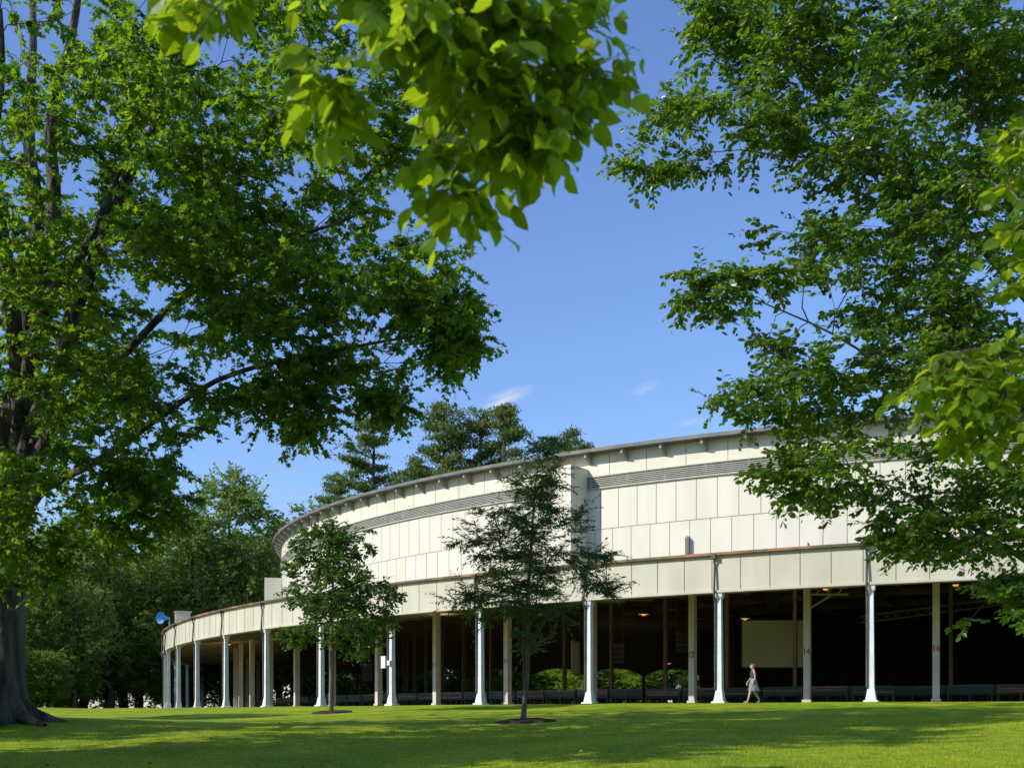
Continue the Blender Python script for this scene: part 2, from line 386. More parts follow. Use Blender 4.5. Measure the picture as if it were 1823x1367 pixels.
st.obj('stage_house',M_stage,B)
wp=MB(); dp=MB(); cp=MB()
def sq(a,r,z,wt,wr):
    da=math.degrees(wt/2/r); return [pt(a+da,r-wr/2,z),pt(a-da,r-wr/2,z),pt(a-da,r+wr/2,z),pt(a+da,r+wr/2,z)]
a=25-ST*6
def pipe(p,q,r=.05,mb=dp):
    V,F=frustums(np.array([p]),np.array([q]),np.array([r]),np.array([r]),8); mb.add(V.tolist(),F.tolist())
while a<A1:
    R=84.3
    wp.loft([sq(a,R,FL-.1,.60,.60),sq(a,R,FL+.08,.58,.58),sq(a,R,FL+.11,.42,.42),sq(a,R,FL+.62,.26,.28),sq(a,R,zb-.55,.19,.24),sq(a,R,zb-.10,.19,.24)])
    wp.loft([sq(a,R,zb-.36,.20,.25),sq(a,R,zb-.30,.30,.34),sq(a,R,zb-.101,.32,.40)])
    ao=a+.10
    pipe(pt(ao,84.60,zt+.05),pt(ao,84.60,zt-.25)); pipe(pt(ao,84.60,zt-.25),pt(ao,84.53,zt-.42)); pipe(pt(ao,84.53,zt-.42),pt(ao,84.62,zb-.2)); pipe(pt(ao,84.62,zb-.2),pt(ao,84.47,zb-.5)); pipe(pt(ao,84.47,zb-.5),pt(ao,84.47,FL+.6))
    dp.box(pt(ao,84.62,zt-.06),(.2,.2,.2),-rad(a))
    a+=ST
wp.obj('outer_posts',M_white,B); dp.obj('downspouts',M_dark,B)
nums={0:'16',1:'14',2:'12',3:'12',4:'11',5:'11'}
ki=-4; ip=MB()
while 23.5+4.2*ki<92:
    a=23.5+4.2*ki; R=78.3
    cp.loft([sq(a,R,FL,.30,.36),sq(a,R,6.4,.30,.36)])
    cp.loft([sq(a,R,FL,.42,.48),sq(a,R,FL+.22,.42,.48)])
    ip.loft([sq(a,62,FL,.22,.22),sq(a,62,8.9,.22,.22)])
    if ki in nums:
        cu=bpy.data.curves.new('post_number','FONT'); cu.body=nums[ki]; cu.size=.42; cu.align_x='CENTER'; cu.extrude=.004; cu.offset=.008
        o=bpy.data.objects.new('post_number',cu); COL.objects.link(o); o.parent=B; cu.materials.append(M_red)
        o.location=pt(a,R+.187,2.95); o.rotation_euler=(rad(90),0,-rad(a)); o.scale=(.8,1,1)
    ki+=1
cp.obj('inner_posts',M_cream,B); ip.obj('hall_posts',M_beam,B)
du=MB()
def rbox(mb,a,r0,r1,w,z0,z1):
    da=math.degrees(w/2/((r0+r1)/2)); mb.loft([[pt(a+da,r0,z),pt(a-da,r0,z),pt(a-da,r1,z),pt(a+da,r1,z)] for z in (z0,z1)])
rbox(du,38.9,74.02,75.7,1.15,7.5,14.2)
rbox(du,33.6,74.02,74.4,.38,8.55,9.75)
rbox(du,33.6,74.4,74.46,.30,8.65,9.65)
rbox(du,78.5,74.02,75.6,1.6,10.6,13.2)
rbox(du,71.5,82.3,83.5,1.2,7.3,8.9)
rbox(du,71.5,82.2,83.6,1.3,8.9,8.98)
for k_ in range(6): rbox(du,71.5,83.5,83.54,1.05,7.45+k_*.23,7.56+k_*.23)
du.obj('roof_ducts',M_wall,B)
hs=MB()
c=np.array(pt(74.6,84.0,8.75)); 
for t0,t1,r0,r1 in((0,.55,.12,.2),(.55,1.0,.2,.52),(1.0,1.06,.52,.55)):
    V,F=frustums(np.array([c+np.array([-.5,-.85,0])*t0]),np.array([c+np.array([-.5,-.85,0])*t1]),np.array([r0]),np.array([r1]),16); hs.add(V.tolist(),F.tolist())
hs.box((c[0],c[1],7.9),(.12,.12,1.7)); hs.obj('horn_loudspeaker',M_blue,B)
sb=MB(); rbox(sb,25+ST*4+.25,84.5,84.62,.34,2.6,3.25); rbox(sb,25+ST*4-.02,84.43,84.6,.2,2.75,3.0); sb.obj('notice_box',M_white,B)

# seating
se=MB(); sw=MB()
for ri in range(9):
    r=76.3-ri*1.25; a=4
    w=2.1; da=math.degrees(w/r); 
    while a<84:
        if rng.random()<.93:
            am=a+da/2; th=-rad(am); W=w*.93
            z0=FL+.03
            for zz,hh in ((.82,.10),(.68,.09),(.55,.09)):
                p=pt(am,r+.22,z0+zz); (sw if (ri==0 and rng.random()<.2) else se).box(p,(W,.035,hh),th)
            for off_ in (0,.13,.26):
                p=pt(am,r+.12-off_,z0+.44); (sw if ri%3==1 else se).box(p,(W,.10,.03),th)
            for s_ in (-.5,0,.5):
                am2=am+s_*math.degrees(W*.96/r)
                se.box(pt(am2,r+.20,z0+.44),(.05,.06,.88),th); se.box(pt(am2,r-.22,z0+.21),(.05,.05,.42),th); se.box(pt(am2,r-.0,z0+.60),(.05,.42,.04),th)
        a+=da*1.02
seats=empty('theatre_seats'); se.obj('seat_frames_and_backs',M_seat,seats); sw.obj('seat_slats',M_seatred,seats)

ps=empty('projection_screen'); mb=MB(); mb.box((17.4,75,4.85),(4.1,.06,3.1)); mb.obj('cloth',M_screen,ps)
mb=MB()
for dx in(-2.08,2.08): mb.box((17.4+dx,75.0,4.85),(.08,.12,3.25))
for dz in(-1.6,1.6): mb.box((17.4,75.0,4.85+dz),(4.24,.12,.08))
for dx in(-1.5,1.5): mb.box((17.4+dx,75.05,7.7),(.03,.03,2.4))
mb.obj('frame',M_dark,ps)
ps=empty('projection_screen'); mb=MB(); mb.box((4.3,76,4.0),(.9,.06,2.2),.9); mb.obj('cloth',M_screen,ps); mb=MB(); mb.box((4.3,76.08,4.0),(.98,.06,2.3),.9); mb.box((4.3,76.1,7.1),(.04,.04,4.0)); mb.obj('frame',M_dark,ps)
def speaker(x,y,z):
    e=empty('hanging_loudspeaker'); mb=MB()
    for k_ in range(4):
        mb.loft([[(x-.35,y-.25+k_*.04,z-k_*.3),(x+.35,y-.25+k_*.04,z-k_*.3),(x+.25,y+.3,z-k_*.3+.02),(x-.25,y+.3,z-k_*.3+.02)],[(x-.35,y-.25+k_*.05,z-k_*.3+.27),(x+.35,y-.25+k_*.05,z-k_*.3+.27),(x+.25,y+.3,z-k_*.3+.25),(x-.25,y+.3,z-k_*.3+.25)]])
    mb.box((x-.3,y,(z+9)/2+.2),(.03,.03,9-z)); mb.box((x+.3,y,(z+9)/2+.2),(.03,.03,9-z)); mb.obj('cabinet_array',M_stage,e)
speaker(9.8,65,4.6); speaker(6.2,66,4.0); speaker(13.9,60,6.6); speaker(-9.8,76,3.3)
ml,nt,out=new_mat('lamp_glow'); em=nt.nodes.new('ShaderNodeEmission'); em.inputs[0].default_value=(1,.42,.06,1); em.inputs[1].default_value=.9; nt.links.new(em.outputs[0],out.inputs[0])
def pendant(x,y,z,top=8.9,lit=False):
    e=empty('pendant_lamp'); mb=MB()
    def circ(r,z_): return [(x+r*math.cos(t),y+r*math.sin(t),z_) for t in np.arange(12)*math.pi/6]
    mb.loft([circ(.30,z),circ(.26,z+.1),circ(.1,z+.26),circ(.05,z+.38)],False); mb.box((x,y,(z+.38+top)/2),(.025,.025,top-z-.38)); mb.obj('shade_and_stem',M_dark,e)
    mb=MB(); mb.loft([circ(.06,z-.08),circ(.13,z-.04),circ(.15,z+.02),circ(.1,z+.10)]); mb.obj('bulb',ml,e,True)
    if lit:
        l=bpy.data.lights.new('lamp_light','POINT'); l.energy=45; l.color=(1,.76,.50); l.shadow_soft_size=.2
        o=bpy.data.objects.new('lamp_light',l); o.location=(x,y,z-.35); COL.objects.link(o); o.parent=e
for (x,y,z,l_) in ((7.5,64,5.82,1),(14.1,68,5.92,1),(1.75,68,6.19,0),(-3.7,68,6.5,1),(-11.0,86,5.37,1),(-22.7,90,5.8,1),(13.65,98,4.65,1),(22.9,58,6.79,0),(16.75,60,6.81,0),(-8.4,76,6.2,0),(-19.3,82,7.17,0)):
    pendant(x,y,z,8.9,bool(l_))
tr=empty('lighting_truss'); mb=MB()
def seg_(p,q,r=.04): 
    V,F=frustums(np.array([p]),np.array([q]),np.array([r]),np.array([r]),6); mb.add(V.tolist(),F.tolist())
p0=np.array([20.5,66,5.5]);p1=np.array([29,66,6.6])
for o in((0,0,0),(0,.4,0),(0,.2,.4)):
    seg_(p0+o,p1+o)
for k_ in range(14):
    u=p0+(p1-p0)*k_/14;v=p0+(p1-p0)*(k_+1)/14
    seg_(u,v+np.array([0,.2,.4]),.02); seg_(u+np.array([0,.2,.4]),v,.02); seg_(u,v+np.array([0,.4,0]),.02)
seg_(p0+np.array([.5,.2,.4]),(21,66.2,8.95),.03); seg_(p1+np.array([-.5,.2,.4]),(28.5,66.2,8.95),.03)
mb.obj('truss',M_louvre,tr)
tr=empty('steel_bracket'); mb=MB()
for zz in(6.25,6.6): seg_((15.0,57.5,zz),(17.2,57.5,zz),.06)
for k_ in range(4): seg_((15.0+k_*.55,57.5,6.25),(15.28+k_*.55,57.5,6.6),.04)
seg_((15.2,57.5,5.5),(16.4,57.5,6.25),.06); seg_((15.1,57.5,5.3),(15.1,57.5,8.9),.07)
mb.obj('frame',M_cream,tr)

# ------------------------------------------------------------ trees
tot=0
bz=hz(-13.6,30)
limbs=[([(-13.75,30,bz-.3),(-13.7,30,bz+.35),(-13.65,30,1.2),(-13.6,30,2.6),(-13.5,29.9,4.2),(-13.3,29.6,6.2),(-12.7,29.2,9),(-12.3,28.8,12),(-12.2,28.5,15),(-12,28.3,19)],[1.15,.74,.58,.54,.54,.46,.28,.2,.14,.05]),
 ([(-13.2,29.7,5.2),(-12.2,28.8,7.4),(-10.9,27.6,9.4),(-9.4,26.6,12),(-8.3,26,13.6),(-6.4,25,16)],[.32,.25,.20,.14,.10,.05]),
 ([(-13.2,29.6,6.0),(-12.5,29.0,8.5),(-11.3,27.6,11.2),(-10.9,26.8,14.5),(-9.8,26,18)],[.30,.24,.18,.13,.05]),
 ([(-13.3,29.8,4.6),(-11.9,28.6,6.9),(-9.6,26.8,8.3),(-6.6,25,9.9),(-3.4,24,10.7)],[.22,.15,.10,.06,.02]),
 ([(-13.3,29.8,4.0),(-11.9,28.3,5.6),(-9.4,26.4,6.2),(-6.6,24.8,7.4),(-3.4,24,7.9),(-1.2,24,8.2)],[.17,.12,.085,.055,.035,.015]),
 ([(-13.35,29.9,4.0),(-14.6,30.5,7),(-16,31,10),(-17.5,32,14)],[.32,.25,.18,.04]),
 ([(-13.2,29.7,4.2),(-12.5,28.5,3.7),(-12.0,27.9,3.2),(-11.4,27.3,3.1)],[.13,.08,.04,.02]),
 ([(-12.9,29.4,7.6),(-12.4,28,10),(-12.2,26.5,12.5),(-11.6,25.5,16)],[.26,.2,.14,.05]),
 ([(-12.9,29.2,7.0),(-11.6,27.6,9.8),(-9.9,26.5,11.4),(-8.6,25.8,13.4)],[.20,.15,.10,.04])]
# roots
for th in (-2.6,-1.9,-1.2,-.5,.3):
    cx_,cy_=math.cos(th),math.sin(th)
    limbs.append(([(-13.7+.3*cx_,30+.3*cy_,bz+.75),(-13.7+.9*cx_,30+.9*cy_,bz+.16),(-13.7+1.9*cx_,30+1.9*cy_,bz-.10)],[.30,.20,.06]))
ells=[(-9.1,26.3,12.5,4.5,4.0,4.2,260),(-5.1,24.4,12.9,3.3,4,3.0,190),(-1.3,24,12.4,1.6,2.0,1.3,40),
 (-3.0,24,8.6,2.6,3,1.35,120),(-1.6,24,8.1,1.05,1.6,.85,32),(-2.5,24,7.0,.75,1.2,.5,20),(-5.4,24,7.5,1.9,2.4,1.1,70),(-4.3,24,6.3,.6,.9,.6,14),
 (-8.9,25.5,7.0,2.2,3,1.9,86),(-9.9,25.5,4.7,2.3,2.6,1.3,70),(-7.7,24.5,5.2,1.1,1.6,1.1,30),(-12.0,28.5,9.3,3,4,3.6,160),(-6.1,24,10.2,2.5,3,1.6,110),
 (-10.8,25,3.4,1.5,2.0,.6,22),(-16,31,12,5,5,5,110),(-10,28,18,6,6,3.5,90),(-17,29,8,4,4,3,50)]
_,_,_,k_=tree('maple_tree',limbs,sample(ells,1.1,.20,mul=1.3),L_maple,M_bark,MAPLE,.155,.60,5,11,.5,.35,.3,.5,.008,skip=12,upn=.55); tot+=k_
bz=hz(8.2,15)
limbs=[([(8.2,15,bz-.2),(8.2,15,bz+.6),(8.1,15,1.2),(8.0,15,3),(7.8,14.8,6),(7.9,14.6,9),(8,14.6,12)],[.42,.30,.26,.24,.18,.11,.03]),
 ([(8.1,15,1.6),(7.2,14.6,3.2),(6.1,14.3,4.6),(4.8,14,6.4),(3.4,14,7.9)],[.08,.055,.035,.02,.008]),
 ([(8.0,15,2.6),(7.1,14.4,4.4),(6.2,14,6.4),(5.2,13.8,8.6)],[.08,.055,.035,.012]),
 ([(8.1,15,1.2),(7.0,14.5,2.2),(5.8,14.2,3.4),(4.3,14,4.6),(2.8,14,5.3)],[.07,.05,.03,.016,.006]),
 ([(8.1,15,1.0),(6.8,14.6,1.9),(5.4,14.2,2.6),(4.2,14,3.1)],[.06,.04,.022,.008]),
 ([(7.9,15,4.2),(6.5,14.3,5.4),(4.8,14,6.7),(2.8,13.9,7.0)],[.07,.045,.022,.007]),
 ([(8,15,3),(9.2,15.5,5),(10,16,8)],[.14,.10,.03])]
ells=[(4.7,14,8.0,2.3,2.0,1.2,170),(2.6,14,7.15,1.1,.9,.32,34),(1.75,14,6.85,.45,.4,.12,8),(4.9,14,6.1,1.8,2,1.1,140),(2.9,14,5.25,.85,.8,.26,24),(2.3,14,5.35,.4,.4,.12,6),
 (4.6,14,4.3,1.75,1.8,.75,120),(3.0,14,3.85,.6,.7,.25,14),(4.1,14,3.0,1.1,1.2,.42,48),(4.9,14,2.35,.55,.7,.28,20),(6.0,14.2,2.7,.9,1.2,.8,48),(6.15,14.2,1.3,.5,.7,.5,26),(5.4,14,2.1,.6,.7,.3,14),
 (3.4,14,8.7,1.3,1.3,.7,60),(2.4,14,8.55,.5,.6,.3,14),(6.0,14.2,5.0,1.4,2,3.2,170),(5.6,14.2,8.4,1.2,2,1.0,60),(8,15,10,3.2,3,2.5,70),(9.5,15.5,6,2.5,2.5,4,60),(2.0,14,7.6,.4,.4,.15,6)]
_,_,_,k_=tree('hornbeam_tree',limbs,sample(ells,1.9,.26,2.0,mul=1.4),L_beech,M_bark2,OVAL,.092,.34,5,11,.35,.25,.3,.3,.0035,skip=6,k=10,upn=.55); tot+=k_
bz=hz(-3.6,-1.5)
limbs=[([(-3.6,-1.5,bz-.2),(-3.6,-1.5,bz+.5),(-3.55,-1.5,1.0),(-3.4,-1.3,3),(-3.2,-1.2,6)],[.34,.24,.20,.17,.08]),
 ([(-3.5,-1.4,1.8),(-2.6,.4,3.2),(-1.5,2.4,3.3),(-.6,3.7,2.75),(-.1,4.0,2.35)],[.09,.06,.03,.012,.004]),
 ([(-2.0,1.6,3.25),(-1.0,3.2,3.2),(.1,4.2,2.75),(.3,4.2,2.2)],[.03,.018,.008,.003]),
 ([(-3.4,-1.3,2.6),(-4.5,-.5,4),(-5.5,0,5.5)],[.1,.07,.02])]
ells=[(-.30,4,2.38,.50,.4,.20,36),(-.12,4,2.12,.30,.25,.14,20),(-1.0,4,2.50,.12,.15,.05,4),(-.2,4,1.87,.10,.10,.07,6),(.28,4,2.38,.10,.15,.10,8),(.17,4,2.10,.09,.1,.06,6),(-.62,4,2.2,.12,.15,.08,6),(-.3,3.9,2.9,1.0,.7,.3,18),(-3.6,-1.8,5.5,2.0,1.8,1.4,40)]
_,_,_,k_=tree('linden_tree',limbs,sample(ells,3,.6),L_near,M_bark2,OVALHI,.104,.17,3,5,.7,.65,.3,.2,.003,skip=6,k=10,upn=.45); tot+=k_
bz=hz(4.4,6.2)
limbs=[([(4.4,6.2,bz-.2),(4.4,6.2,bz+.4),(4.35,6.2,.5),(4.2,6.1,2),(4.0,6.1,4.4)],[.14,.10,.08,.06,.015]),
 ([(4.3,6.2,1.2),(3.6,6,1.9),(2.9,6,2.0),(2.4,6,1.95)],[.025,.014,.007,.003]),
 ([(4.2,6.1,2.0),(3.5,6,2.6),(2.85,6,2.7)],[.02,.012,.004])]
ells=[(2.45,6,1.85,.26,.25,.15,14),(2.5,6,1.55,.18,.2,.14,9),(2.15,6,1.78,.08,.1,.05,2),(2.78,6,2.5,.15,.2,.28,14),(2.74,6,3.0,.10,.2,.25,7),(2.72,6,1.75,.13,.3,.3,12),(3.4,6,2.6,.6,.6,1.2,40)]
_,_,_,k_=tree('linden_tree',limbs,sample(ells,3,.6),L_near,M_bark2,OVALHI,.095,.17,3,6,.6,.5,.3,.2,.003,skip=6,k=10,upn=.45); tot+=k_
def mulch(x,y,r):
    mb=MB(); vs=[(x,y,hz(x,y)+.12)]; n=40
    for rr_,dz in((r*.5,.09),(r*.85,.05),(r,-.03)):
        for k_ in range(n):
            t=k_*2*math.pi/n; q=rr_*(1+.06*math.sin(3*t)+.04*rng.normal()); xx=x+q*math.cos(t);yy=y+q*math.sin(t); vs.append((xx,yy,hz(xx,yy)+dz+.015*rng.normal()))
    fs=[(0,1+k_,1+(k_+1)%n) for k_ in range(n)]
    for q in range(2): fs+=[(1+q*n+k_,1+(q+1)*n+k_,1+(q+1)*n+(k_+1)%n,1+q*n+(k_+1)%n) for k_ in range(n)]
    mb.add(vs,fs); mb.obj('mulch_bed',M_mulch,None,True)
x0,y0=.4,33; bz=hz(x0,y0); mulch(x0,y0,1.0)
limbs=[([(x0,y0,bz-.1),(x0,y0,bz+.3),(x0+.02,y0,2),(x0+.1,y0,4),(x0+.2,y0,6),(x0+.5,y0,8.1)],[.12,.08,.065,.05,.03,.008])]
ells=[(x0+.3,y0,6.9,.9,.9,1.0,32),(x0+.1,y0,5.5,1.8,1.8,.9,54),(x0+.3,y0,4.3,2.4,2.1,.8,62),(x0-.2,y0,3.3,1.8,1.8,.8,36),(x0-1.6,y0,3.5,.8,.8,.25,10),(x0+2.1,y0,3.7,.7,.8,.25,10),(x0+.1,y0,2.3,.6,.7,.5,7),(x0+2.2,y0,4.7,.5,.6,.2,6),(x0+.6,y0,8.0,.35,.3,.3,5),(x0-1.7,y0,5.1,.5,.6,.2,5)]
_,_,_,k_=tree('honey_locust_tree',limbs,sample(ells,1.6,.25),L_locust,M_bark2,NARROW,.18,.65,6,18,.28,.15,.15,.35,.005,skip=6,k=10,upn=.6); tot+=k_
x0,y0=-7.4,46; bz=hz(x0,y0); mulch(x0,y0,.9)
limbs=[([(x0,y0,bz-.1),(x0,y0,bz+.3),(x0,y0,2.4),(x0,y0,4.5),(x0+.1,y0,7),(x0+.1,y0,8.4)],[.14,.09,.08,.06,.035,.01])]
ells=[(x0+.1,y0,7.1,1.7,1.6,1.3,80),(x0+.1,y0,5.5,2.4,2.2,1.5,130),(x0+.3,y0,3.9,2.4,2.2,1.1,95),(x0+2.5,y0,4.7,.6,.8,.4,10),(x0+1.2,y0,2.9,.9,.9,.4,16),(x0-1.4,y0,3.2,.8,.8,.4,16)]
_,_,_,k_=tree('ash_tree',limbs,sample(ells,1.9,.28,1),L_young,M_bark2,OVAL,.17,.45,5,8,.7,.3,.2,.4,.006,skip=6,k=10,upn=.6); tot+=k_

def generic(H,Rr,leafsz,nc,ntw,nlf,tw,lm,shape,zlow,ph,name,parent,upn=.15):
    limbs=[([(0,0,-.4),(0,0,.5),(0,0,H*.25),(.3,.2,H*.5),(.2,0,H*.9)],[H*.035,H*.024,H*.018,H*.012,.05]),
      ([(0,0,H*.2),(H*.1,.3,H*.4),(H*.22,.5,H*.6)],[H*.012,H*.008,.05]),([(0,0,H*.22),(-H*.1,-.6,H*.42),(-H*.2,-1,H*.62)],[H*.012,H*.008,.05]),
      ([(0,0,H*.25),(.4,H*.1,H*.45),(.3,H*.2,H*.65)],[H*.011,H*.008,.05]),([(0,0,H*.24),(-.4,-H*.12,H*.4),(.3,-H*.22,H*.55)],[H*.011,H*.008,.05])]
    e_=[(0,0,H*.62,Rr*.95,Rr*.95,H*.36,nc),(Rr*.35,0,H*.45,Rr*.7,Rr*.7,H*.25,nc//3),(-Rr*.3,Rr*.3,H*.4,Rr*.75,Rr*.7,H*.22,nc//3),(0,-Rr*.4,H*zlow+H*.14,Rr*.75,Rr*.65,H*.15,nc//3),(Rr*.1,Rr*.1,H*.85,Rr*.5,Rr*.5,H*.15,nc//5)]
    e,a_,b_,k=tree(name,limbs,sample(e_,6.0/Rr*.5,.25,ph),lm,M_bark,shape,leafsz,tw,ntw,nlf,.6,.25,.3,H*.05,.02,skip=3,k=8,parent=parent,upn=upn)
    return a_,b_
woods=empty('distant_trees')
def mkproto(lm,ph,nc=190):
    h=empty('tmp'); a_,b_=generic(22,6.5,.38,nc,5,10,1.5,lm,OVAL,.06,ph,'t',h)
    r=(a_.data,b_.data); bpy.data.objects.remove(a_);bpy.data.objects.remove(b_);bpy.data.objects.remove(h); return r
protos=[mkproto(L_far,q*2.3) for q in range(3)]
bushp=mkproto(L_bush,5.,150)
def put(parent,pr,x,y,H,rot,H0=22.,w=1.0):
    for nme,d in zip(('trunk','foliage'),pr):
        o=bpy.data.objects.new(nme,d); COL.objects.link(o); o.parent=parent; o.location=(x,y,hz(x,y)); sc=H/H0; o.scale=(sc*w,sc*w,sc); o.rotation_euler=(0,0,rot)
spots=[]
def ok(x,y):
    if math.hypot(x-CX,y-CY)<RO+7 and y<138: return False
    return True
for (x0,x1,y0,y1,n_,h0,h1) in ((-58,-40,100,112,5,12,16),(-70,-34,114,132,11,17,22),(-66,-22,138,160,15,20,26),(-22,95,160,178,24,14,20),(-20,90,178,196,16,20,26),(-130,-75,135,180,12,20,26),(95,150,30,160,16,18,24)):
    for _ in range(n_):
        for t_ in range(20):
            x=rng.uniform(x0,x1);y=rng.uniform(y0,y1)
            if ok(x,y) and all(math.hypot(x-u,y-v)>4.5 for u,v in spots): break
        if not ok(x,y): continue
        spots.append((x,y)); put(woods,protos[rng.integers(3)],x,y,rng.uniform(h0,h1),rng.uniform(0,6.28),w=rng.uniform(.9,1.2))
for (x,y,H) in ((-32.3,127,27.5),(-35.5,124,24),(-25,142,27),(-21,146,22),(-29,140,22)):
    put(woods,protos[rng.integers(3)],x,y,H,rng.uniform(0,6),w=.9)
for _ in range(95):
    if rng.random()<.55: x=rng.uniform(-28,70); y=rng.uniform(147,158)
    else: x=rng.uniform(-62,-38); y=rng.uniform(86,112)
    if ok(x,y): put(woods,bushp if rng.random()<.6 else protos[0],x,y,rng.uniform(4,9),rng.uniform(0,6),w=1.6)
def pine_mesh(seed):
    r=np.random.default_rng(seed); H=38.; A=[];Bb=[];ra=[];P=[]
    z=11.
    A.append([0,0,-.5]);Bb.append([0,0,20]);ra.append(.5); A.append([0,0,20]);Bb.append([.2,0,37.5]);ra.append(.3)
    while z<H-.5:
        u=(z-11)/(H-11); L=7.2*(1-u)**.62*(.55+.45*min(1,u*4+.3))
        for k_ in range(6):
            if r.random()<.22: continue
            th=r.random()*6.28; l=L*r.uniform(.45,1.2)+.4
            el=r.uniform(.05,.30)+.35*u
            d=np.array([math.cos(th)*math.cos(el),math.sin(th)*math.cos(el),math.sin(el)])
            s_=np.array([0,0,z+r.normal()*.2]); e_=s_+d*l; A.append(s_);Bb.append(e_);ra.append(.09)
            for m_ in range(max(3,int(l*2.6))):
                t=r.uniform(.4,1.05); c=s_+d*l*t+np.array([r.normal()*.4,r.normal()*.4,r.normal()*.08+.1])
                q=r.normal(size=(44,3))*[.48,.48,.13]+c; P.append(q)
        z+=r.uniform(1.5,2.3)*(1-.35*u)
    P=np.concatenate(P); D=nrm(r.normal(size=P.shape)+[0,0,.8]); N=nrm(r.normal(size=P.shape))
    V,F=leaves(P,D,N,r.uniform(.3,.6,len(P)),TUFT)
    a_=mesh_obj('n',V,F,L_pine); 
    V,F=frustums(np.array(A,float),np.array(Bb,float),np.array(ra),np.array(ra)*.45,6); b_=mesh_obj('t',V,[F],M_bark)
    da,db=b_.data,a_.data; bpy.data.objects.remove(a_);bpy.data.objects.remove(b_); return da,db
pines=[pine_mesh(3),pine_mesh(8),pine_mesh(15)]
for k_,(x,y,H) in enumerate(((-18.6,150,40.5),(-9.2,151,42),(-4.2,154,41),(-.9,150,40.5),(7.4,152,38.5),(-13.5,160,36),(-24.5,158,33))):
    e=empty('pine_tree'); put(e,pines[k_%3],x,y,H,k_*1.3,38.,.95)
h=empty('maple_tree')
a_,b_=generic(15,5.0,.30,320,5,9,.9,L_maple,OVAL,.12,1.0,'t',h,.6)
h.location=(-23,12,hz(-23,12))
mp=(a_.data,b_.data)
for (x,y,H,rot) in ((-11,9,11,1.),(-30,22,17,2.),(-18,16,20,3.),(-36,36,18,5.)):
    e=empty('maple_tree'); put(e,mp,x,y,H,rot,15.,.85)
print('LEAVES',tot)

# ------------------------------------------------------------ person
W=empty('walking_woman',(10.35,48.15,FL-.0))
M_skin=surf('skin',(0.50,0.30,0.21),(0.56,0.34,0.25),0.5,8); M_hair=surf('auburn_hair',(0.16,0.06,0.025),(0.28,0.12,0.05),0.5,20,stretch=(1,1,.3))
M_top=surf('black_bodice',(0.03,0.03,0.035),(0.07,0.07,0.08),0.8,12); M_skirt=surf('grey_skirt',(0.14,0.14,0.16),(0.24,0.24,0.27),0.8,5); M_shoe=surf('shoe',(0.45,0.38,0.30),rough=.6)
def skin(name,verts,edges,radii,mat,parent):
    me=bpy.data.meshes.new(name); me.from_pydata(verts,edges,[]); o=bpy.data.objects.new(name,me); COL.objects.link(o); o.parent=parent
    sk=o.modifiers.new('skin','SKIN'); sk.use_smooth_shade=True
    for v,r in zip(me.skin_vertices[0].data,radii): v.radius=r if isinstance(r,tuple) else (r,r)
    me.skin_vertices[0].data[0].use_root=True
    ss=o.modifiers.new('sub','SUBSURF'); ss.levels=2; ss.render_levels=2
    me.materials.append(mat); return o
v=[(0,0,.90),(.0,0,1.05),(-.01,0,1.20),(-.01,0,1.33),(-.02,0,1.40),(-.03,0,1.46),(-.045,0,1.54),(-.05,0,1.62),
   (0,-.08,.86),(-.16,-.08,.48),(-.26,-.08,.09),(-.37,-.08,.045),
   (0,.08,.86),(.06,.08,.47),(.27,.08,.16),(.20,.08,.05),
   (-.01,-.17,1.36),(.03,-.21,1.10),(-.06,-.21,.88),
   (-.01,.17,1.36),(-.05,.21,1.10),(-.20,.20,.93)]
e=[(0,1),(1,2),(2,3),(3,4),(4,5),(5,6),(6,7),(0,8),(8,9),(9,10),(10,11),(0,12),(12,13),(13,14),(14,15),(3,16),(16,17),(17,18),(3,19),(19,20),(20,21)]
r=[.13,.10,.11,.11,.05,.045,.085,.075,.09,.055,.035,.025,.09,.055,.035,.025,.05,.034,.024,.05,.034,.024]
def hand(b):
    bp=np.array(v[b]); k0=len(v); v.append(tuple(bp+[-.02,0,-.06])); e.append((b,k0)); r.append(.028)
    for i_,(dx,l) in enumerate(((-.03,.07),(-.012,.08),(.008,.075),(.026,.06))):
        v.append(tuple(bp+[dx-.02,0,-.10])); r.append(.010); e.append((k0,len(v)-1)); v.append(tuple(bp+[dx-.03,.01,-.10-l])); r.append(.008); e.append((len(v)-2,len(v)-1))
    v.append(tuple(bp+[-.06,.01,-.06])); r.append(.010); e.append((k0,len(v)-1)); v.append(tuple(bp+[-.075,.012,-.10])); r.append(.008); e.append((len(v)-2,len(v)-1))
hand(18); hand(21)
skin('body',v,e,r,M_skin,W)
def ell(cx,cy,z,rx,ry,n=28,w=0,ph=0): return [(cx+rx*math.cos(t)*(1+w*math.sin(7*t+ph)),cy+ry*math.sin(t)*(1+w*math.sin(7*t+ph)),z) for t in np.arange(n)*2*math.pi/n]
mb=MB(); mb.loft([ell(-.015,0,1.41,.07,.12),ell(-.015,0,1.36,.11,.175),ell(-.02,0,1.27,.135,.165),ell(-.01,0,1.15,.115,.14),ell(0,0,1.04,.115,.135)],False); mb.obj('bodice',M_top,W,True)
mb=MB(); mb.loft([ell(0,0,1.05,.12,.14),ell(0,0,.93,.15,.18,w=.02),ell(.0,0,.80,.18,.20,w=.04,ph=.5),ell(.01,0,.66,.21,.22,w=.07,ph=1),ell(.03,0,.52,.25,.23,w=.10,ph=1.4)],False); mb.obj('skirt',M_skirt,W,True)
import bmesh
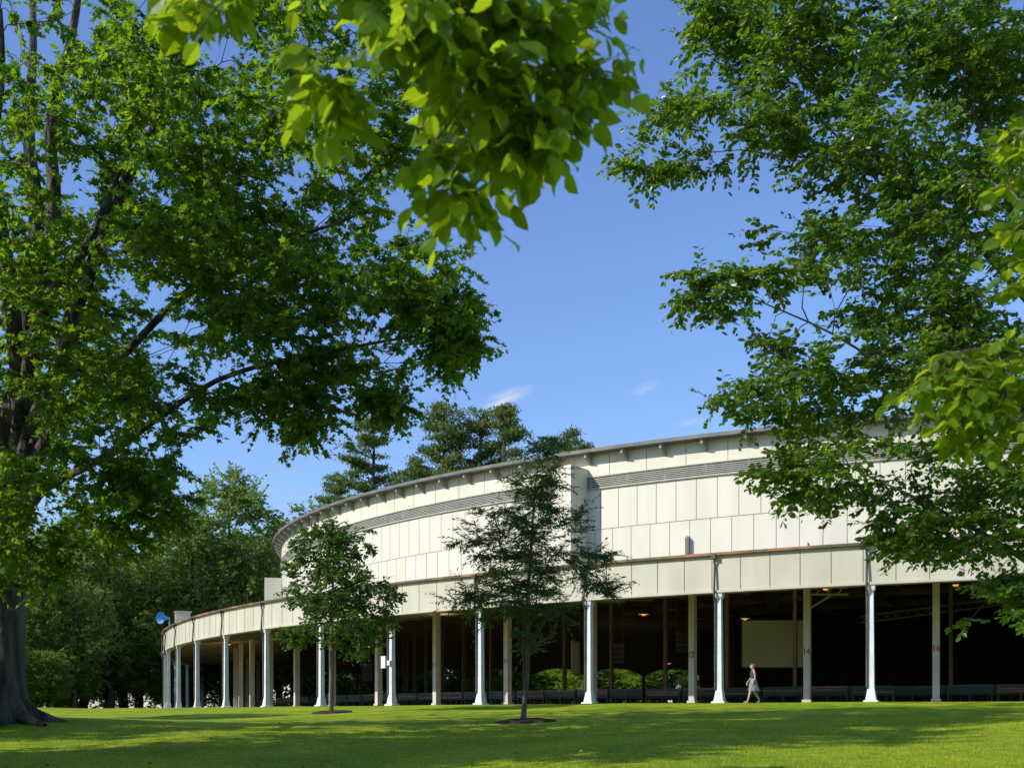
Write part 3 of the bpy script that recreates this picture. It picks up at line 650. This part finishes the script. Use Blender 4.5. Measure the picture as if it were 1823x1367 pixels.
def blob(name,c,s,mat,seg=20):
    bm_=bmesh.new(); bmesh.ops.create_uvsphere(bm_,u_segments=seg,v_segments=seg//2+2,radius=1)
    me=bpy.data.meshes.new(name); 
    for q in bm_.verts: q.co=Vector((c[0]+q.co.x*s[0],c[1]+q.co.y*s[1],c[2]+q.co.z*s[2]))
    bm_.to_mesh(me); bm_.free(); me.materials.append(mat)
    for p in me.polygons: p.use_smooth=True
    o=bpy.data.objects.new(name,me); COL.objects.link(o); o.parent=W
blob('head',(-.055,0,1.555),(.088,.072,.108),M_skin); blob('hair',(-.03,0,1.585),(.094,.084,.098),M_hair); blob('hair_bun',(.06,0,1.63),(.05,.05,.05),M_hair)
blob('nose',(-.145,0,1.545),(.018,.012,.018),M_skin,8); blob('mouth',(-.132,0,1.505),(.012,.022,.007),M_red,8)
for s_ in(-1,1):
    blob('eye',(-.132,.03*s_,1.57),(.01,.012,.007),M_dark,8); blob('ear',(-.045,.076*s_,1.55),(.018,.01,.03),M_skin,8)
blob('shoe',(-.33,-.08,.035),(.12,.042,.035),M_shoe,10); blob('shoe',(.215,.08,.05),(.10,.042,.04),M_shoe,10)

# ------------------------------------------------------------ world, sun, camera
sd=Vector((-.92,-.39,0)).normalized(); el=rad(31)
sd=Vector((sd.x*math.cos(el),sd.y*math.cos(el),math.sin(el)))
w=bpy.data.worlds.new('World'); scene.world=w; w.use_nodes=True; nt=w.node_tree; nt.nodes.clear()
out=nt.nodes.new('ShaderNodeOutputWorld'); bg=nt.nodes.new('ShaderNodeBackground'); bg.inputs[1].default_value=.115
sk=nt.nodes.new('ShaderNodeTexSky'); sk.sky_type='NISHITA'; sk.sun_disc=False; sk.sun_elevation=el; sk.sun_rotation=math.atan2(sd.x,sd.y)%(2*math.pi)
sk.ozone_density=2.5; sk.air_density=1.2; sk.dust_density=0.2
tint=nt.nodes.new('ShaderNodeMix'); tint.data_type='RGBA'; tint.blend_type='MULTIPLY'; tint.inputs[0].default_value=1; tint.inputs[7].default_value=(1.18,1.33,1.78,1)
nt.links.new(sk.outputs[0],tint.inputs[6])
nt.links.new(bg.outputs[0],out.inputs[0])
tc=nt.nodes.new('ShaderNodeTexCoord')
def cloud(prev,u,v,su,sv,amt,rot):
    N=nt.nodes.new; L=nt.links.new
    mp=N('ShaderNodeMapping'); mp.vector_type='TEXTURE'; d=Vector((u,1,v)).normalized()
    mp.inputs['Location'].default_value=d; mp.inputs['Rotation'].default_value=(0,-rot,0); mp.inputs['Scale'].default_value=(su,.5,sv)
    L(tc.outputs['Generated'],mp.inputs[0])
    ln=N('ShaderNodeVectorMath'); ln.operation='LENGTH'; L(mp.outputs[0],ln.inputs[0])
    mr=N('ShaderNodeMapRange'); mr.inputs[1].default_value=1; mr.inputs[2].default_value=0; mr.interpolation_type='SMOOTHSTEP'; L(ln.outputs['Value'],mr.inputs[0])
    nz=N('ShaderNodeTexNoise'); nz.inputs['Scale'].default_value=1.3; nz.inputs['Detail'].default_value=6; L(mp.outputs[0],nz.inputs[0])
    m2=N('ShaderNodeMapRange'); m2.inputs[1].default_value=.30; m2.inputs[2].default_value=.70; L(nz.outputs[0],m2.inputs[0])
    mu=N('ShaderNodeMath'); mu.operation='MULTIPLY'; L(mr.outputs[0],mu.inputs[0]); L(m2.outputs[0],mu.inputs[1])
    mu2=N('ShaderNodeMath'); mu2.operation='MULTIPLY'; mu2.inputs[1].default_value=amt; L(mu.outputs[0],mu2.inputs[0])
    mx=N('ShaderNodeMix'); mx.data_type='RGBA'; L(mu2.outputs[0],mx.inputs[0]); L(prev,mx.inputs[6]); mx.inputs[7].default_value=(6.6,6.7,7.3,1)
    return mx.outputs[2]
o=cloud(tint.outputs[2],-.006,.283,.030,.008,1.2,.35)
o=cloud(o,.118,.292,.016,.006,.4,.3)
o=cloud(o,.16,.262,.02,.004,.4,.1)
nt.links.new(o,bg.inputs[0])
sl=bpy.data.lights.new('sun','SUN'); sl.energy=5.0; sl.angle=rad(.5); sl.color=(1,.94,.83)
so=bpy.data.objects.new('sun',sl); COL.objects.link(so); so.rotation_euler=sd.to_track_quat('Z','Y').to_euler()
cam=bpy.data.cameras.new('camera'); co=bpy.data.objects.new('camera',cam); COL.objects.link(co)
co.location=(0,0,0); co.rotation_euler=(rad(90),0,0); cam.sensor_width=36; cam.lens=39.5; cam.shift_y=.3245; cam.clip_end=5000; cam.clip_start=.05
cam.dof.use_dof=True; cam.dof.focus_distance=50; cam.dof.aperture_fstop=4.0
scene.camera=co
scene.view_settings.view_transform='Standard'; scene.view_settings.look='None'; scene.view_settings.exposure=0
